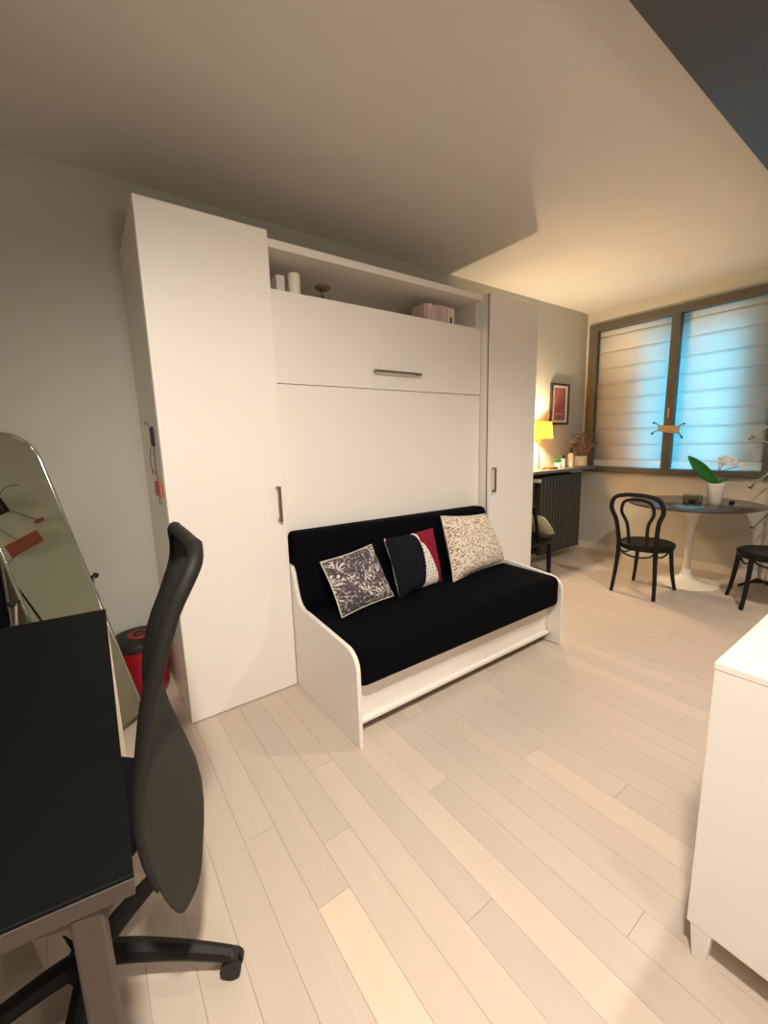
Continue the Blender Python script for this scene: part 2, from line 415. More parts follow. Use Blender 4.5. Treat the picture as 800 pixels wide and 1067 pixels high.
# boxed books
M_bk = [mat('book_spine_%s' % n, c, .7, noise=.12, scale=60) for n, c in
        (('rose', rgb(206, 168, 160)), ('cream', rgb(222, 208, 192)), ('pink', rgb(214, 184, 178)), ('grey', rgb(190, 176, 168)))]
bl = ['dusty rose paperback, leftmost in the row of books on the top shelf', 'cream paperback second from the left in the top shelf row',
      'pale pink paperback third from the left in the top shelf row', 'greyish paperback fourth from the left in the top shelf row',
      'pink paperback second from the right in the top shelf row', 'cream book with a dark mark, rightmost on the top shelf']
x = 1.575
for i in range(6):
    wd = [.034, .038, .036, .042, .05, .062][i]; hh = [.128, .133, .13, .135, .133, .131][i]
    b = thing('book', bl[i], 'book', (x+wd/2, -.39, zn), 'books on the top shelf')
    M().box((x+.001, -.45, zn), (x+wd-.001, -.33, zn+hh)).build('cover', M_bk[[0, 1, 2, 3, 2, 1][i]], b, bevel=.003)
    M().box((x+.006, -.446, zn+hh-.0005), (x+wd-.006, -.334, zn+hh+.0015)).build('pages', M_paper, b)
    if i in (1, 3): M().box((x+.012, -.4512, zn+.035), (x+wd-.012, -.4502, zn+.1)).build('title_print', M_bk[0], b)
    if i == 5: M().box((x+.02, -.4512, zn+.03), (x+.034, -.4502, zn+.075)).build('dark_mark', M_darkobj, b)
    x += wd+.001

# plates on the left side of the tall cabinet
def wire(pts, r=.0016): return M().tube(catmull(pts, 5), r, 6)
t = thing('hanging_ornament', 'terracotta board with curved dark wires hung on the side of the left tall cabinet', 'ornament', (-.004, -.45, 1.045))
M().box((-.010, -.525, 1.045), (-.0015, -.375, 1.110)).build('board', M_terra, t, bevel=.002)
for pts in ([(-.006, -.46, 1.28), (-.012, -.50, 1.24), (-.012, -.49, 1.18), (-.006, -.465, 1.11)],
            [(-.006, -.45, 1.27), (-.014, -.41, 1.25), (-.014, -.37, 1.19), (-.008, -.345, 1.155)],
            [(-.006, -.43, 1.34), (-.016, -.39, 1.37), (-.016, -.35, 1.375), (-.01, -.32, 1.36)],
            [(-.006, -.49, 1.05), (-.016, -.53, 1.03), (-.012, -.555, 1.02)]):
    wire(pts).build('wire', M_wire, t)
M().box((-.008, -.36, 1.140), (-.0015, -.32, 1.156)).build('small_tag', M_terra, t)
t = tag(M().box((-.006, -.468, 1.265), (-.0005, -.418, 1.35)).box((-.012, -.440, 1.27), (-.006, -.427, 1.345)).build('key_plate', M_plum, bevel=.002, merge=False), 'dark plum plate fixed to the side of the left tall cabinet', 'plate')

# ------------------------------------------------------------------ sofa
sx0, sx1, ysf = .5235, 1.992, -1.215
t = thing('sofa', 'black velvet sofa with white side panels fixed below the wall bed', 'sofa', (1.257, -.86, 0))
def side_poly():
    p = [(ysf, 0), (ysf, .345)]
    for k in range(1, 7):
        a = PI-k*(PI/2)/6*1; p.append((ysf+.085+.085*math.cos(a), .345+.085*math.sin(a)))
    p += [(-.80, .452)]
    for q in ((-.73, .455), (-.695, .468), (-.668, .50), (-.645, .56), (-.63, .62), (-.61, .65), (-.522, .655)): p.append(q)
    p.append((-.522, 0)); return p
for a in (sx0, sx1-.020):
    M().prism(side_poly(), 'x', a, a+.020).build('side_panel', M_lacq, t, bevel=.004)
M().box((sx0+.0205, -1.13, .075), (sx1-.0205, -1.112, .27)).build('front_board', M_lacq, t, bevel=.002)
M().box((sx0+.0205, -1.15, .055), (sx1-.0205, -1.105, .075)).build('bottom_rail', M_lacq, t, bevel=.004)
def rounded(name, a, b, m_, par, r=.03, taper=None):
    mm = M().box(a, b)
    if taper: mm.v = [taper(v) for v in mm.v]
    return mm.build(name, m_, par, bevel=r, seg=5)
rounded('seat_cushion', (sx0+.021, -1.208, .25), (sx1-.021, -.60, .438), M_velvet, t, .042)
rounded('back_cushion', (sx0+.021, -.70, .432), (sx1-.022, -.52, .818), M_velvet, t, .03,
        lambda v: (v[0], v[1]+(.07 if (v[2] > .6 and v[1] < -.6) else 0), v[2]-(.02 if (v[2] > .6 and v[0] > 1.5) else 0)))
# pillows
def pillow(name, label, BL, BR, TR, TL, thick, m_, piping=None, n=18):
    BL, BR, TR, TL = map(Vector, (BL, BR, TR, TL)); c = (BL+BR+TR+TL)/4
    nrm = (BR-BL).cross(TL-BL).normalized()      # toward the room
    if nrm.y > 0: nrm = -nrm
    t = thing(name, label, 'pillow', (c.x, c.y, min(BL.z, BR.z)), 'scatter pillows on the sofa')
    for sgn in (1, -1):
        vs = []; uv = []
        for j in range(n+1):
            for i in range(n+1):
                u, v = i/n, j/n; a, b = 2*u-1, 2*v-1
                pinch = .055
                uu = .5+a*(1-pinch*(1-b*b)*(abs(a)**2))/2; vv = .5+b*(1-pinch*(1-a*a)*(abs(b)**2))/2
                p = BL.lerp(BR, uu).lerp(TL.lerp(TR, uu), vv)
                h = thick*((1-a**4)*(1-b**4))**.6*(1+.08*math.sin(7*u+3*v))
                vs.append(p+nrm*sgn*h*.5); uv.append((u, v))
        fs = [(j*(n+1)+i, j*(n+1)+i+1, (j+1)*(n+1)+i+1, (j+1)*(n+1)+i) for j in range(n) for i in range(n)]
        mm = M().add(vs, fs)
        mm.build('front_cover' if sgn > 0 else 'back_cover', m_, t, uv=uv, merge=False)
    if piping:
        ring = []
        for k in range(4*n):
            s_, q = divmod(k, n); f = q/n
            a, b = [(2*f-1, -1), (1, 2*f-1), (1-2*f, 1), (-1, 1-2*f)][s_]
            uu = .5+a*(1-.055*(1-b*b)*a*a)/2; vv = .5+b*(1-.055*(1-a*a)*b*b)/2
            ring.append(BL.lerp(BR, uu).lerp(TL.lerp(TR, uu), vv))
        M().tube(ring, .0035, 6, closed=True).build('piping', piping, t)
    return t
def nmat(name):
    m = bpy.data.materials.new(name); m.use_nodes = True; N, L = m.node_tree.nodes, m.node_tree.links
    b = N['Principled BSDF']; b.inputs['Roughness'].default_value = .9; b.inputs['Specular IOR Level'].default_value = .2
    uv = N.new('ShaderNodeUVMap'); return m, N, L, b, uv
def math_(N, L, op, a, b=None, c=None):
    n = N.new('ShaderNodeMath'); n.operation = op
    for i, x_ in enumerate((a, b, c)):
        if x_ is None: continue
        if isinstance(x_, (int, float)): n.inputs[i].default_value = x_
        else: L.new(x_, n.inputs[i])
    return n.outputs[0]
def mixc(N, L, f, a, b):
    n = N.new('ShaderNodeMix'); n.data_type = 'RGBA'
    L.new(f, n.inputs[0])
    for k, x_ in ((6, a), (7, b)):
        if isinstance(x_, tuple): n.inputs[k].default_value = x_
        else: L.new(x_, n.inputs[k])
    return n.outputs[2]
# botanical print: fans of striped leaves in voronoi cells
m1, N, L, b, uv = nmat('leaf_print_fabric')
no = N.new('ShaderNodeTexNoise'); no.inputs['Scale'].default_value = 3; L.new(uv.outputs[0], no.inputs['Vector'])
vo = N.new('ShaderNodeTexVoronoi'); vo.inputs['Scale'].default_value = 3.4
wv = N.new('ShaderNodeVectorMath'); wv.operation = 'MULTIPLY_ADD'; wv.inputs[1].default_value = (.22, .22, 0); L.new(no.outputs['Color'], wv.inputs[0]); L.new(uv.outputs[0], wv.inputs[2])
L.new(wv.outputs[0], vo.inputs['Vector'])
sub = N.new('ShaderNodeVectorMath'); sub.operation = 'SUBTRACT'; L.new(wv.outputs[0], sub.inputs[0]); L.new(vo.outputs['Position'], sub.inputs[1])
sp = N.new('ShaderNodeSeparateXYZ'); L.new(sub.outputs[0], sp.inputs[0])
ang = math_(N, L, 'ARCTAN2', sp.outputs[1], sp.outputs[0])
vc = N.new('ShaderNodeSeparateColor'); L.new(vo.outputs['Color'], vc.inputs[0])
fan = math_(N, L, 'ADD', math_(N, L, 'MULTIPLY', ang, 5.5), math_(N, L, 'MULTIPLY', vc.outputs[0], 9))
blade = math_(N, L, 'POWER', math_(N, L, 'ABSOLUTE', math_(N, L, 'SINE', fan)), 2.2)
half = math_(N, L, 'SINE', math_(N, L, 'ADD', ang, math_(N, L, 'MULTIPLY', vc.outputs[1], 6.28)))
mask = math_(N, L, 'GREATER_THAN', half, -.25)
rad = math_(N, L, 'SUBTRACT', 1.0, math_(N, L, 'MULTIPLY', vo.outputs['Distance'], 1.1))
n2 = N.new('ShaderNodeTexNoise'); n2.inputs['Scale'].default_value = 22; n2.inputs['Detail'].default_value = 2; L.new(uv.outputs[0], n2.inputs['Vector'])
st3 = math_(N, L, 'ADD', math_(N, L, 'MULTIPLY', math_(N, L, 'MULTIPLY', blade, mask), rad), math_(N, L, 'MULTIPLY', math_(N, L, 'SUBTRACT', n2.outputs['Fac'], .55), 2.4))
cr = N.new('ShaderNodeValToRGB'); cr.color_ramp.elements[0].position = .35; cr.color_ramp.elements[1].position = .9
cr.color_ramp.elements[0].color = rgb(76, 68, 72); cr.color_ramp.elements[1].color = rgb(222, 210, 198)
e = cr.color_ramp.elements.new(.6); e.color = rgb(150, 138, 136)
L.new(math_(N, L, 'ADD', math_(N, L, 'MULTIPLY', st3, .95), .42), cr.inputs[0]); L.new(cr.outputs[0], b.inputs['Base Color'])
# navy / dotted white / burgundy
m2, N, L, b, uv = nmat('colour_block_fabric')
sp = N.new('ShaderNodeSeparateXYZ'); L.new(uv.outputs[0], sp.inputs[0]); u_, v_ = sp.outputs[0], sp.outputs[1]
lb = math_(N, L, 'ADD', .50, math_(N, L, 'MULTIPLY', math_(N, L, 'SINE', math_(N, L, 'MULTIPLY', v_, 3.0)), .09))
isnavy = math_(N, L, 'LESS_THAN', u_, lb)
vv = math_(N, L, 'MAXIMUM', math_(N, L, 'SUBTRACT', .80, v_), 0)
rb = math_(N, L, 'ADD', .57, math_(N, L, 'MULTIPLY', math_(N, L, 'POWER', vv, .62), .34))
iswhite = math_(N, L, 'LESS_THAN', u_, rb)
vo = N.new('ShaderNodeTexVoronoi'); vo.inputs['Scale'].default_value = 17; vo.inputs['Randomness'].default_value = .25; L.new(uv.outputs[0], vo.inputs['Vector'])
dot = math_(N, L, 'LESS_THAN', vo.outputs['Distance'], .22)
dw = mixc(N, L, dot, rgb(228, 218, 204), rgb(60, 52, 60))
c1 = mixc(N, L, iswhite, rgb(132, 24, 46), dw); c2 = mixc(N, L, isnavy, c1, rgb(14, 15, 24)); L.new(c2, b.inputs['Base Color'])
# speckled cream
m3, N, L, b, uv = nmat('speckled_cream_fabric')
vo = N.new('ShaderNodeTexVoronoi'); vo.inputs['Scale'].default_value = 36; L.new(uv.outputs[0], vo.inputs['Vector'])
no = N.new('ShaderNodeTexNoise'); no.inputs['Scale'].default_value = 14; L.new(uv.outputs[0], no.inputs['Vector'])
dot = math_(N, L, 'LESS_THAN', math_(N, L, 'ADD', vo.outputs['Distance'], math_(N, L, 'MULTIPLY', no.outputs['Fac'], .25)), .53)
c1 = mixc(N, L, vo.outputs['Color'] if False else no.outputs['Fac'], rgb(96, 66, 52), rgb(190, 150, 110))
c2 = mixc(N, L, dot, rgb(226, 212, 190), c1); L.new(c2, b.inputs['Base Color'])
M_pipe = mat('cream_piping', rgb(214, 202, 184), .8)
pillow('leaf_print_pillow', 'grey and white leaf print pillow at the left end of the sofa', (.64, -.905, .445), (.99, -.845, .45), (.925, -.745, .722), (.608, -.775, .692), .10, m1, M_pipe)
pillow('colour_block_pillow', 'black, burgundy and dotted white pillow in the middle of the sofa', (1.00, -.885, .442), (1.36, -.83, .445), (1.375, -.735, .748), (1.003, -.75, .744), .09, m2)
pp = [o for o in bpy.data.objects if o.name == 'colour_block_pillow'][0]
M().tube([(1.006, -.882, .445), (1.012, -.845, .52), (1.018, -.80, .62), (1.012, -.765, .70), (1.008, -.75, .742)], .004, 6).build('piping', M_pipe, pp)
pillow('speckled_pillow', 'cream pillow with brown speckles at the right end of the sofa', (1.405, -.875, .443), (1.95, -.815, .445), (1.87, -.705, .765), (1.435, -.74, .81), .13, m3, M_pipe)

# ------------------------------------------------------------------ mirror (rotated 40 deg, tilted back)
phi = math.radians(40); c_, s_ = math.cos(phi), math.sin(phi); tl = .326
Bm = Vector((-.163, -.42, 0)); dr = Vector((-s_*tl, c_*tl, 1)); wd = Vector((c_, s_, 0)); WM = .288
drn = dr.normalized(); NM = wd.cross(drn).normalized()
if NM.y > 0: NM = -NM
def mp_(a, h, d=0): return Bm-wd*a+dr*h+NM*d        # a: from the right edge; h: height
t = thing('cheval_mirror', 'tall tilted mirror with rounded top and thin chrome frame behind the desk', 'mirror', (Bm.x-wd.x*.144, Bm.y-.05, 0))
rc = .115; ht = 1.335; hb = .04; outl = [(0, hb), (0, ht-rc)]
for k in range(1, 9): a = k*PI/16; outl.append((rc-rc*math.cos(a), ht-rc+rc*math.sin(a)))
for k in range(0, 9): a = PI/2-k*PI/16; outl.append((WM-rc+rc*math.cos(a), ht-rc+rc*math.sin(a)))
outl += [(WM, hb)]
fpts = [mp_(a, h) for a, h in outl]
M().tube(fpts, .0085, 10, closed=True).build('frame', M_chrome, t)
inset = [mp_(a, h, .003) for a, h in outl]; back = [mp_(a, h, -.004) for a, h in outl]; n = len(outl)
M().add(inset+back, [tuple(range(n)), tuple(range(2*n-1, n-1, -1))]+[(i, (i+1) % n, n+(i+1) % n, n+i) for i in range(n)]).build('mirror_glass', M_mirror, t, smooth=False)
for a in (-.022, WM+.022):
    s1 = 1 if a < 0 else -1
    kn = mp_(a, .68)
    M().tube([mp_(a+s1*.022, .68), kn, mp_(a-s1*.012, .68)], .006, 10).ball(mp_(a-s1*.012, .68), .013).build('pivot_knob', M_blk, t, merge=False)
    gp = Vector((kn.x, kn.y, 0))
    M().tube([kn, kn-Vector((0, 0, .3))+Vector((-.02, .03, 0))-NM*.03, gp-NM*.12+Vector((0, 0, .012))], .007, 8).build('stand_post', M_chrome, t)
M().tube([Bm-wd*(-.03)-NM*.12+Vector((0,0,.012)), Bm-wd*(WM+.03)-NM*.12+Vector((0,0,.012))], .009, 8).build('foot_bar', M_chrome, t)
for k in range(4): pass

# black chair with a chrome tube, mostly outside the frame beside the mirror
t = thing('visitor_chair', 'black padded chair with chrome tube frame at the left edge beside the mirror', 'chair', (-.83, -.36, 0))
rounded('seat', (-1.04, -.56, .40), (-.63, -.16, .46), M_seat, t, .02)
rounded('backrest', (-1.035, -.08, .46), (-.625, -.03, .80), M_seat, t, .02)
for y in (-.60,):
    pass
for x in (-1.055, -.61):
    M().tube(catmull([(x, -.06, .78), (x, -.12, .44), (x, -.52, .42), (x, -.56, .39), (x, -.56, .06), (x, -.52, .012), (x, -.16, .012)], 5), .011, 8).build('side_tube', M_chrome, t)

# ------------------------------------------------------------------ red bin
t = thing('round_bin', 'round red bin with a black lid between the mirror and the left tall cabinet', 'bin', (-.135, -.175, 0))
cb = (-.135, -.165, 0)
M().lathe([(0, .002), (.088, .002), (.104, .012), (.122, .10), (.126, .2), (.126, .285), (0, .285)], cb).build('bucket', M_red, t)
M().lathe([(.129, .272), (.133, .276), (.133, .30), (.127, .312), (.07, .318), (0, .32)], cb).build('lid', M_blk, t)
d = M().lathe([(.056, .3175), (.054, .322), (0, .324)], cb).build('badge', M_redw, t); d['label'] = 'faded red round badge'
M().lathe([(.030, .3235), (.024, .3235), (.024, .3262), (.030, .3262), (.030, .3235)], cb).build('badge_ring', M_blk, t)

# ------------------------------------------------------------------ desk
dz = .70
D = dict(fr=(-.2625, -.817), nr=(-.2785, -1.96), nl=(-1.0, -1.862), flx=(-1.0, -.742))
t = thing('desk', 'black topped desk with grey metal frame in the left foreground', 'desk', (-.63, -1.35, 0))
poly = [D['nr'], D['fr'], D['flx'], D['nl']]
M().prism(poly, 'z', dz-.006, dz).build('desktop', M_desk, t, bevel=.001)
def lerp2(a, b, f): return (a[0]+(b[0]-a[0])*f, a[1]+(b[1]-a[1])*f)
inner = poly
M().prism([(p[0]-(.0008 if i < 2 else -.001), p[1]) for i, p in enumerate(poly)], 'z', dz-.032, dz-.0065).build('side_rail', M_deskframe, t, bevel=.001)
def leg(px, py, m_, wdt=.036, name='leg', dy=.05):
    o = M().box((px-wdt/2, py-dy/2, .0), (px+wdt/2, py+dy/2, dz-.0325)).build(name, m_, t, bevel=.004); return o
leg(-.334, -1.925, M_deskframe)
# curved gussets at the near leg
for sgn in (1, -1):
    pts = [(0, 0), (0, -.05)]+[(sgn*(.035-.035*math.cos(a)), -.035+.035*math.sin(a)-.015*0) for a in [k*PI/12 for k in range(0, 7)]]
    x0 = -.334+sgn*.0175
    pl = [(x0, dz-.033), (x0, dz-.033-.038)]+[(x0+sgn*(.036-.036*math.cos(a)), dz-.033-.038+.036*math.sin(a)) for a in [k*PI/12 for k in range(1, 7)]]+[(x0+sgn*.036, dz-.033)]
    M().prism(pl, 'y', -1.945, -1.905).build('gusset', M_deskframe, t)
leg(-.2805, -.84, M_deskleg, .034, 'leg', .04)['label'] = 'white far leg'
leg(-.96, -.78, M_deskleg); leg(-.96, -1.83, M_deskframe)

# ------------------------------------------------------------------ office chair
hub = Vector((-.385, -1.48, 0))
t = thing('office_chair', 'black mesh office chair tucked against the right side of the desk', 'office chair', tuple(hub))
rows = [  # z, near-edge x, far-edge x, centre x, half width, y centre
    (.322, -.212, -.18, -.16, .085, -1.64), (.345, -.232, -.19, -.14, .15, -1.57), (.40, -.248, -.20, -.122, .185, -1.53), (.47, -.262, -.205, -.122, .20, -1.51),
    (.57, -.264, -.20, -.155, .205, -1.50), (.68, -.246, -.19, -.185, .205, -1.50), (.78, -.224, -.165, -.178, .205, -1.50), (.87, -.196, -.125, -.15, .205, -1.50),
    (.95, -.165, -.095, -.122, .20, -1.50), (1.0, -.136, -.088, -.105, .195, -1.50), (1.035, -.112, -.092, -.098, .175, -1.50), (1.055, -.10, -.095, -.096, .13, -1.50)]
nu = 16; vs = []
edgeL, edgeR = [], []
for z, xn, xf, xc, hw, yc in rows:
    for i in range(nu+1):
        a = 2*i/nu-1; vs.append((xn+(xf-xn)*(a+1)/2+(xc-(xn+xf)/2)*(1-abs(a)**2.2), yc+hw*a, z))
    edgeL.append(vs[-nu-1]); edgeR.append(vs[-1])
fs = [(j*(nu+1)+i, j*(nu+1)+i+1, (j+1)*(nu+1)+i+1, (j+1)*(nu+1)+i) for j in range(len(rows)-1) for i in range(nu)]
M().add(vs, fs).build('backrest_mesh', M_mesh, t, solid=.006, sub=1)
top = [vs[(len(rows)-1)*(nu+1)+i] for i in range(1, nu)]
bot = [vs[i] for i in range(1, nu)]
ring = catmull(edgeL[2:]+top[::4]+edgeR[:1:-1], 3)
M().tube(ring, [min(.0155, .004+.0009*min(i, len(ring)-1-i)) for i in range(len(ring))], 10).build('backrest_frame', M_blackpl, t)
M().tube(catmull([(-.165, -1.53, .44), (-.175, -1.53, .40), (-.21, -1.52, .36), (-.27, -1.5, .345), (-.34, -1.48, .345)], 6), .022, 8).build('back_spine', M_blackpl, t)
sm = M(); prof = [(.0, .0), (.16, .0), (.19, .012), (.2, .035), (.19, .06), (.15, .07), (0, .072)]
sm.lathe(prof, (-.40, -1.44, .375), 28, 1.0, 1.0); sm.build('seat', M_seat, t)
M().lathe([(.03, .08), (.03, .20), (.02, .20), (.02, .345), (.05, .35), (.06, .375), (0, .376)], tuple(hub), 16).build('gas_lift', M_blackpl, t)
M().box((hub.x-.10, hub.y-.08, .335), (hub.x+.10, hub.y+.08, .376)).build('mechanism', M_blackpl, t, bevel=.01)
M().lathe([(0, .05), (.045, .052), (.052, .075), (.045, .11), (0, .115)], tuple(hub), 20).build('base_hub', M_blackpl, t)
for k in range(5):
    a = math.radians(-32+72*k); d = Vector((math.cos(a), math.sin(a), 0)); L_ = .315
    pts = [hub+Vector((0,0,.09))]+[hub+d*L_*f+Vector((0,0,.095-.045*f*f)) for f in (.25, .5, .75, 1)]
    M().tube(catmull(pts, 4), [.026-.010*i/16 for i in range(17)], 8).build('base_arm', M_blackpl, t)
    e_ = hub+d*(L_+.0)
    q = Vector((-d.y, d.x, 0))
    cm = M()
    for sg in (-1, 1):
        c0 = e_+q*sg*.013
        cm.tube([c0-q*.007+Vector((0,0,.024)), c0+q*.007+Vector((0,0,.024))], .024, 14)
    cm.ball(e_+Vector((0,0,.044)), .016)
    cm.build('caster', M_blk, t, merge=False)

# ------------------------------------------------------------------ sideboard
sbx, sby = .787, -2.277
t = thing('sideboard', 'white sideboard on short square legs in the right foreground', 'sideboard', (1.64, -2.5, 0))
M().box((sbx+.018, sby-.42, .098), (2.482, sby-.0165, .753)).build('body', M_lacq, t)
for xa in (sbx, 2.482): M().box((xa, sby-.42, .098), (xa+.018, sby, .753)).build('side_panel', M_lacq, t, bevel=.0015)
M().box((sbx-.001, sby-.421, .754), (2.501, sby+.001, .77)).build('top_panel', M_lacq, t, bevel=.0015)
for k in range(3):
    xa = sbx+.020+k*.559
    dd = M().box((xa, sby-.016, .099), (xa+.555, sby-.0005, .752)).build('door', M_lacq, t, bevel=.002)
for x in (sbx+.0225, 2.5-.0225):
    for y in (sby-.028, sby-.39):
        M().add([(x-.014, y-.014, 0), (x+.014, y-.014, 0), (x+.014, y+.014, 0), (x-.014, y+.014, 0), (x-.021, y-.021, .0985), (x+.021, y-.021, .0985), (x+.021, y+.021, .0985), (x-.021, y+.021, .0985)],
                [(3,2,1,0),(4,5,6,7),(0,1,5,4),(1,2,6,5),(2,3,7,6),(3,0,4,7)]).build('leg', M_lacq, t, bevel=.002)

# ------------------------------------------------------------------ tulip table
tc_ = (3.80, -1.25, 0); tz = .69
t = thing('tulip_table', 'round pedestal table with dark glossy top and cream tulip base by the window', 'table', tc_)
M().lathe([(0, 0), (.235, 0), (.238, .004), (.20, .012), (.12, .022), (.065, .045), (.038, .09), (.026, .16), (.023, .26), (.026, .38), (.034, .48), (.05, .56), (.085, .63), (.13, .668), (0, .669)], tc_, 40).build('pedestal', M_tulip, t)
M().lathe([(0, .67), (.44, .67), (.465, .68), (.467, .686), (.462, tz), (0, tz)], tc_, 64).build('tabletop', M_clear_top, t)

# planter, orchid
px_, py_ = 3.84, -1.385
t = thing('planter', 'tapered white ceramic planter holding a plant, on the dark round table', 'planter', (px_, py_, tz))
M().lathe([(0, 0), (.040, 0), (.044, .004), (.062, .165), (.058, .168), (.054, .15), (0, .145)], (px_, py_, tz), 24).build('pot', M_pot, t)
M().lathe([(.053, .145), (.03, .15), (0, .154)], (px_, py_, tz), 16).build('soil', M_dirt, t)
t = thing('orchid', 'orchid with one big green leaf and pale pink flowers, growing in the white planter', 'plant', (px_, py_, tz+.15))
def leafm(p0, p1, wdt, nrm, bend=.03, n=10):
    p0, p1, nrm = Vector(p0), Vector(p1), Vector(nrm).normalized(); d = p1-p0; sd = d.cross(nrm).normalized(); vs = []
    for i in range(n+1):
        f = i/n; w_ = wdt*(math.sin(PI*min(1, f*.93+.05))**.8); c = p0+d*f+nrm*bend*math.sin(PI*f)
        vs += [c-sd*w_/2+nrm*.006, c-nrm*.004, c+sd*w_/2+nrm*.006]
    fs = []
    for i in range(n):
        k = 3*i; fs += [(k, k+1, k+4, k+3), (k+1, k+2, k+5, k+4)]
    return M().add(vs, fs)
leafm((px_, py_, tz+.155), (3.72, -1.215, tz+.385), .095, (-.75, -.45, .25), .0).build('leaf', M_leaf, t, solid=.002)
leafm((px_, py_, tz+.155), (3.88, -1.46, tz+.19), .05, (-.3, -.2, .9), .02).build('leaf', M_leaf, t, solid=.002)
for j, (tip, zt) in enumerate((((3.83, -1.43), .36), ((3.85, -1.50), .33), ((3.83, -1.40), .38))):
    pts = catmull([(px_, py_, tz+.15), (px_, py_-.01, tz+.25), (tip[0], tip[1]+.01, tz+zt*.9), (tip[0], tip[1], tz+zt-.02)], 5)
    M().tube(pts, .0028, 6).build('stem', M_stem, t)
rf = random.Random(3)
fl_pos = [(3.82, -1.395, .375), (3.83, -1.425, .395), (3.82, -1.44, .36), (3.84, -1.46, .385), (3.83, -1.475, .345), (3.83, -1.50, .36), (3.84, -1.53, .335), (3.82, -1.41, .335)]
for q in fl_pos:
    c = Vector((q[0], q[1], tz+q[2]-.02)); mm = M()
    for k in range(5):
        a = 2*PI*k/5+rf.random(); n_ = Vector((-.8, -.5, .2)); e1 = n_.orthogonal().normalized(); e2 = n_.normalized().cross(e1)
        d = e1*math.cos(a)+e2*math.sin(a); s2 = e1*-math.sin(a)+e2*math.cos(a)
        mm.add([c, c+d*.013+s2*.011, c+d*.027, c+d*.013-s2*.011], [(0, 1, 2, 3)])
    mm.build('flower', M_petal, t, solid=.001, merge=False)
# smoked glass box and small dark things on the table
t = thing('candle_holder', 'square smoked glass candle holder left of the planter on the table', 'candle holder', (3.76, -1.27, tz))
m = M(); a, b_ = 3.72, 3.80; y0, y1 = -1.315, -1.205; h = .072
m.box((a, y0, tz), (b_, y0+.008, tz+h)); m.box((a, y1-.008, tz), (b_, y1, tz+h)); m.box((a, y0+.008, tz), (a+.008, y1-.008, tz+h)); m.box((b_-.008, y0+.008, tz), (b_, y1-.008, tz+h))
m.build('glass_walls', M_smoke, t, merge=False)
M().box((a+.008, y0+.008, tz+.0005), (b_-.008, y1-.008, tz+.008)).build('glass_floor', M_smoke, t)
M().lathe([(0, .0085), (.024, .0085), (.025, .03), (0, .031)], (3.76, -1.26, tz), 16).build('candle', M_darkobj, t)
tag(M().lathe([(0, 0), (.016, 0), (.019, .008), (.017, .02), (.008, .026), (0, .028)], (3.93, -1.475, tz), 12).build('pebble', M_darkobj), 'small dark round trinket right of the planter on the table', 'trinket')

# ------------------------------------------------------------------ bentwood chairs (faces +x in local space)
t = thing('bentwood_chair', 'whole black bentwood chair with looped back standing left of the round table', 'chair', (0, 0, 0), 'black bentwood chairs at the round table')
ch1 = t; sz = .405
M().lathe([(0, -.012), (.165, -.012), (.185, -.022), (.19, -.03), (.195, -.012), (.195, -.004), (.18, .004), (.165, .0), (0, .0)], (0, 0, sz), 36).build('seat', M_bentseat, t)
M().lathe([(.165, -.045), (.186, -.045), (.186, -.014), (.165, -.014), (.165, -.045)], (0, 0, sz), 36).build('seat_ring', M_bent, t)
def lgp(x, y, fx, fy): return catmull([(x, y, sz-.015), (x+(fx-x)*.2, y+(fy-y)*.2, sz*.66), (x+(fx-x)*.5, y+(fy-y)*.5, sz*.33), (fx, fy, 0)], 5)
for sy in (1, -1):
    M().tube(lgp(.145, .12*sy, .185, .158*sy), [.0175-.004*i/15 for i in range(16)], 8).build('leg', M_bent, t)
# rear legs and outer back loop in one bend each: legs as parts, loop above
for sy in (1, -1):
    M().tube(catmull([(-.172, .135*sy, sz+.01), (-.176, .138*sy, sz*.7), (-.185, .148*sy, sz*.35), (-.205, .158*sy, 0)], 5), [.018-.004*i/15 for i in range(16)], 8).build('leg', M_bent, t)
def loop(pts, r, name): M().tube(catmull(pts, 6), r, 8).build(name, M_bent, t)
def lp_pts(wb, wm, wt, z0, zt, x0, lean):
    X = lambda z: x0-lean*(z-z0)
    L2 = [(X(z0), -wb, z0), (X(z0+(zt-z0)*.45), -wm*.94, z0+(zt-z0)*.45), (X(z0+(zt-z0)*.72), -wt, z0+(zt-z0)*.72), (X(zt-.03), -wt*.86, z0+(zt-z0)*.93), (X(zt), -wt*.45, zt)]
    return L2+[(X(zt), 0, zt+.004)]+[(p[0], -p[1], p[2]) for p in reversed(L2)]
loop(lp_pts(.135, .16, .185, sz+.005, .803, -.172, .18), .0165, 'outer_loop')
loop(lp_pts(.065, .08, .115, sz, .765, -.16, .17), .0125, 'inner_loop')
# corner braces arcs between legs under the seat
cor = [(.148, .123), (.148, -.123), (-.173, -.136), (-.173, .136)]
for k in range(4):
    a, b_ = cor[k], cor[(k+1) % 4]
    pts = []
    for i in range(9):
        f = i/8; pts.append((a[0]+(b_[0]-a[0])*f, a[1]+(b_[1]-a[1])*f, sz-.035-.062*math.sin(PI*f)**.5))
    M().tube(pts, .0075, 6).build('brace', M_bent, t)
ch1.location = (3.345, -1.11, 0)
dup(ch1, (3.665, -1.80, 0), math.radians(120), 'black bentwood chair cut off by the right edge of the picture')

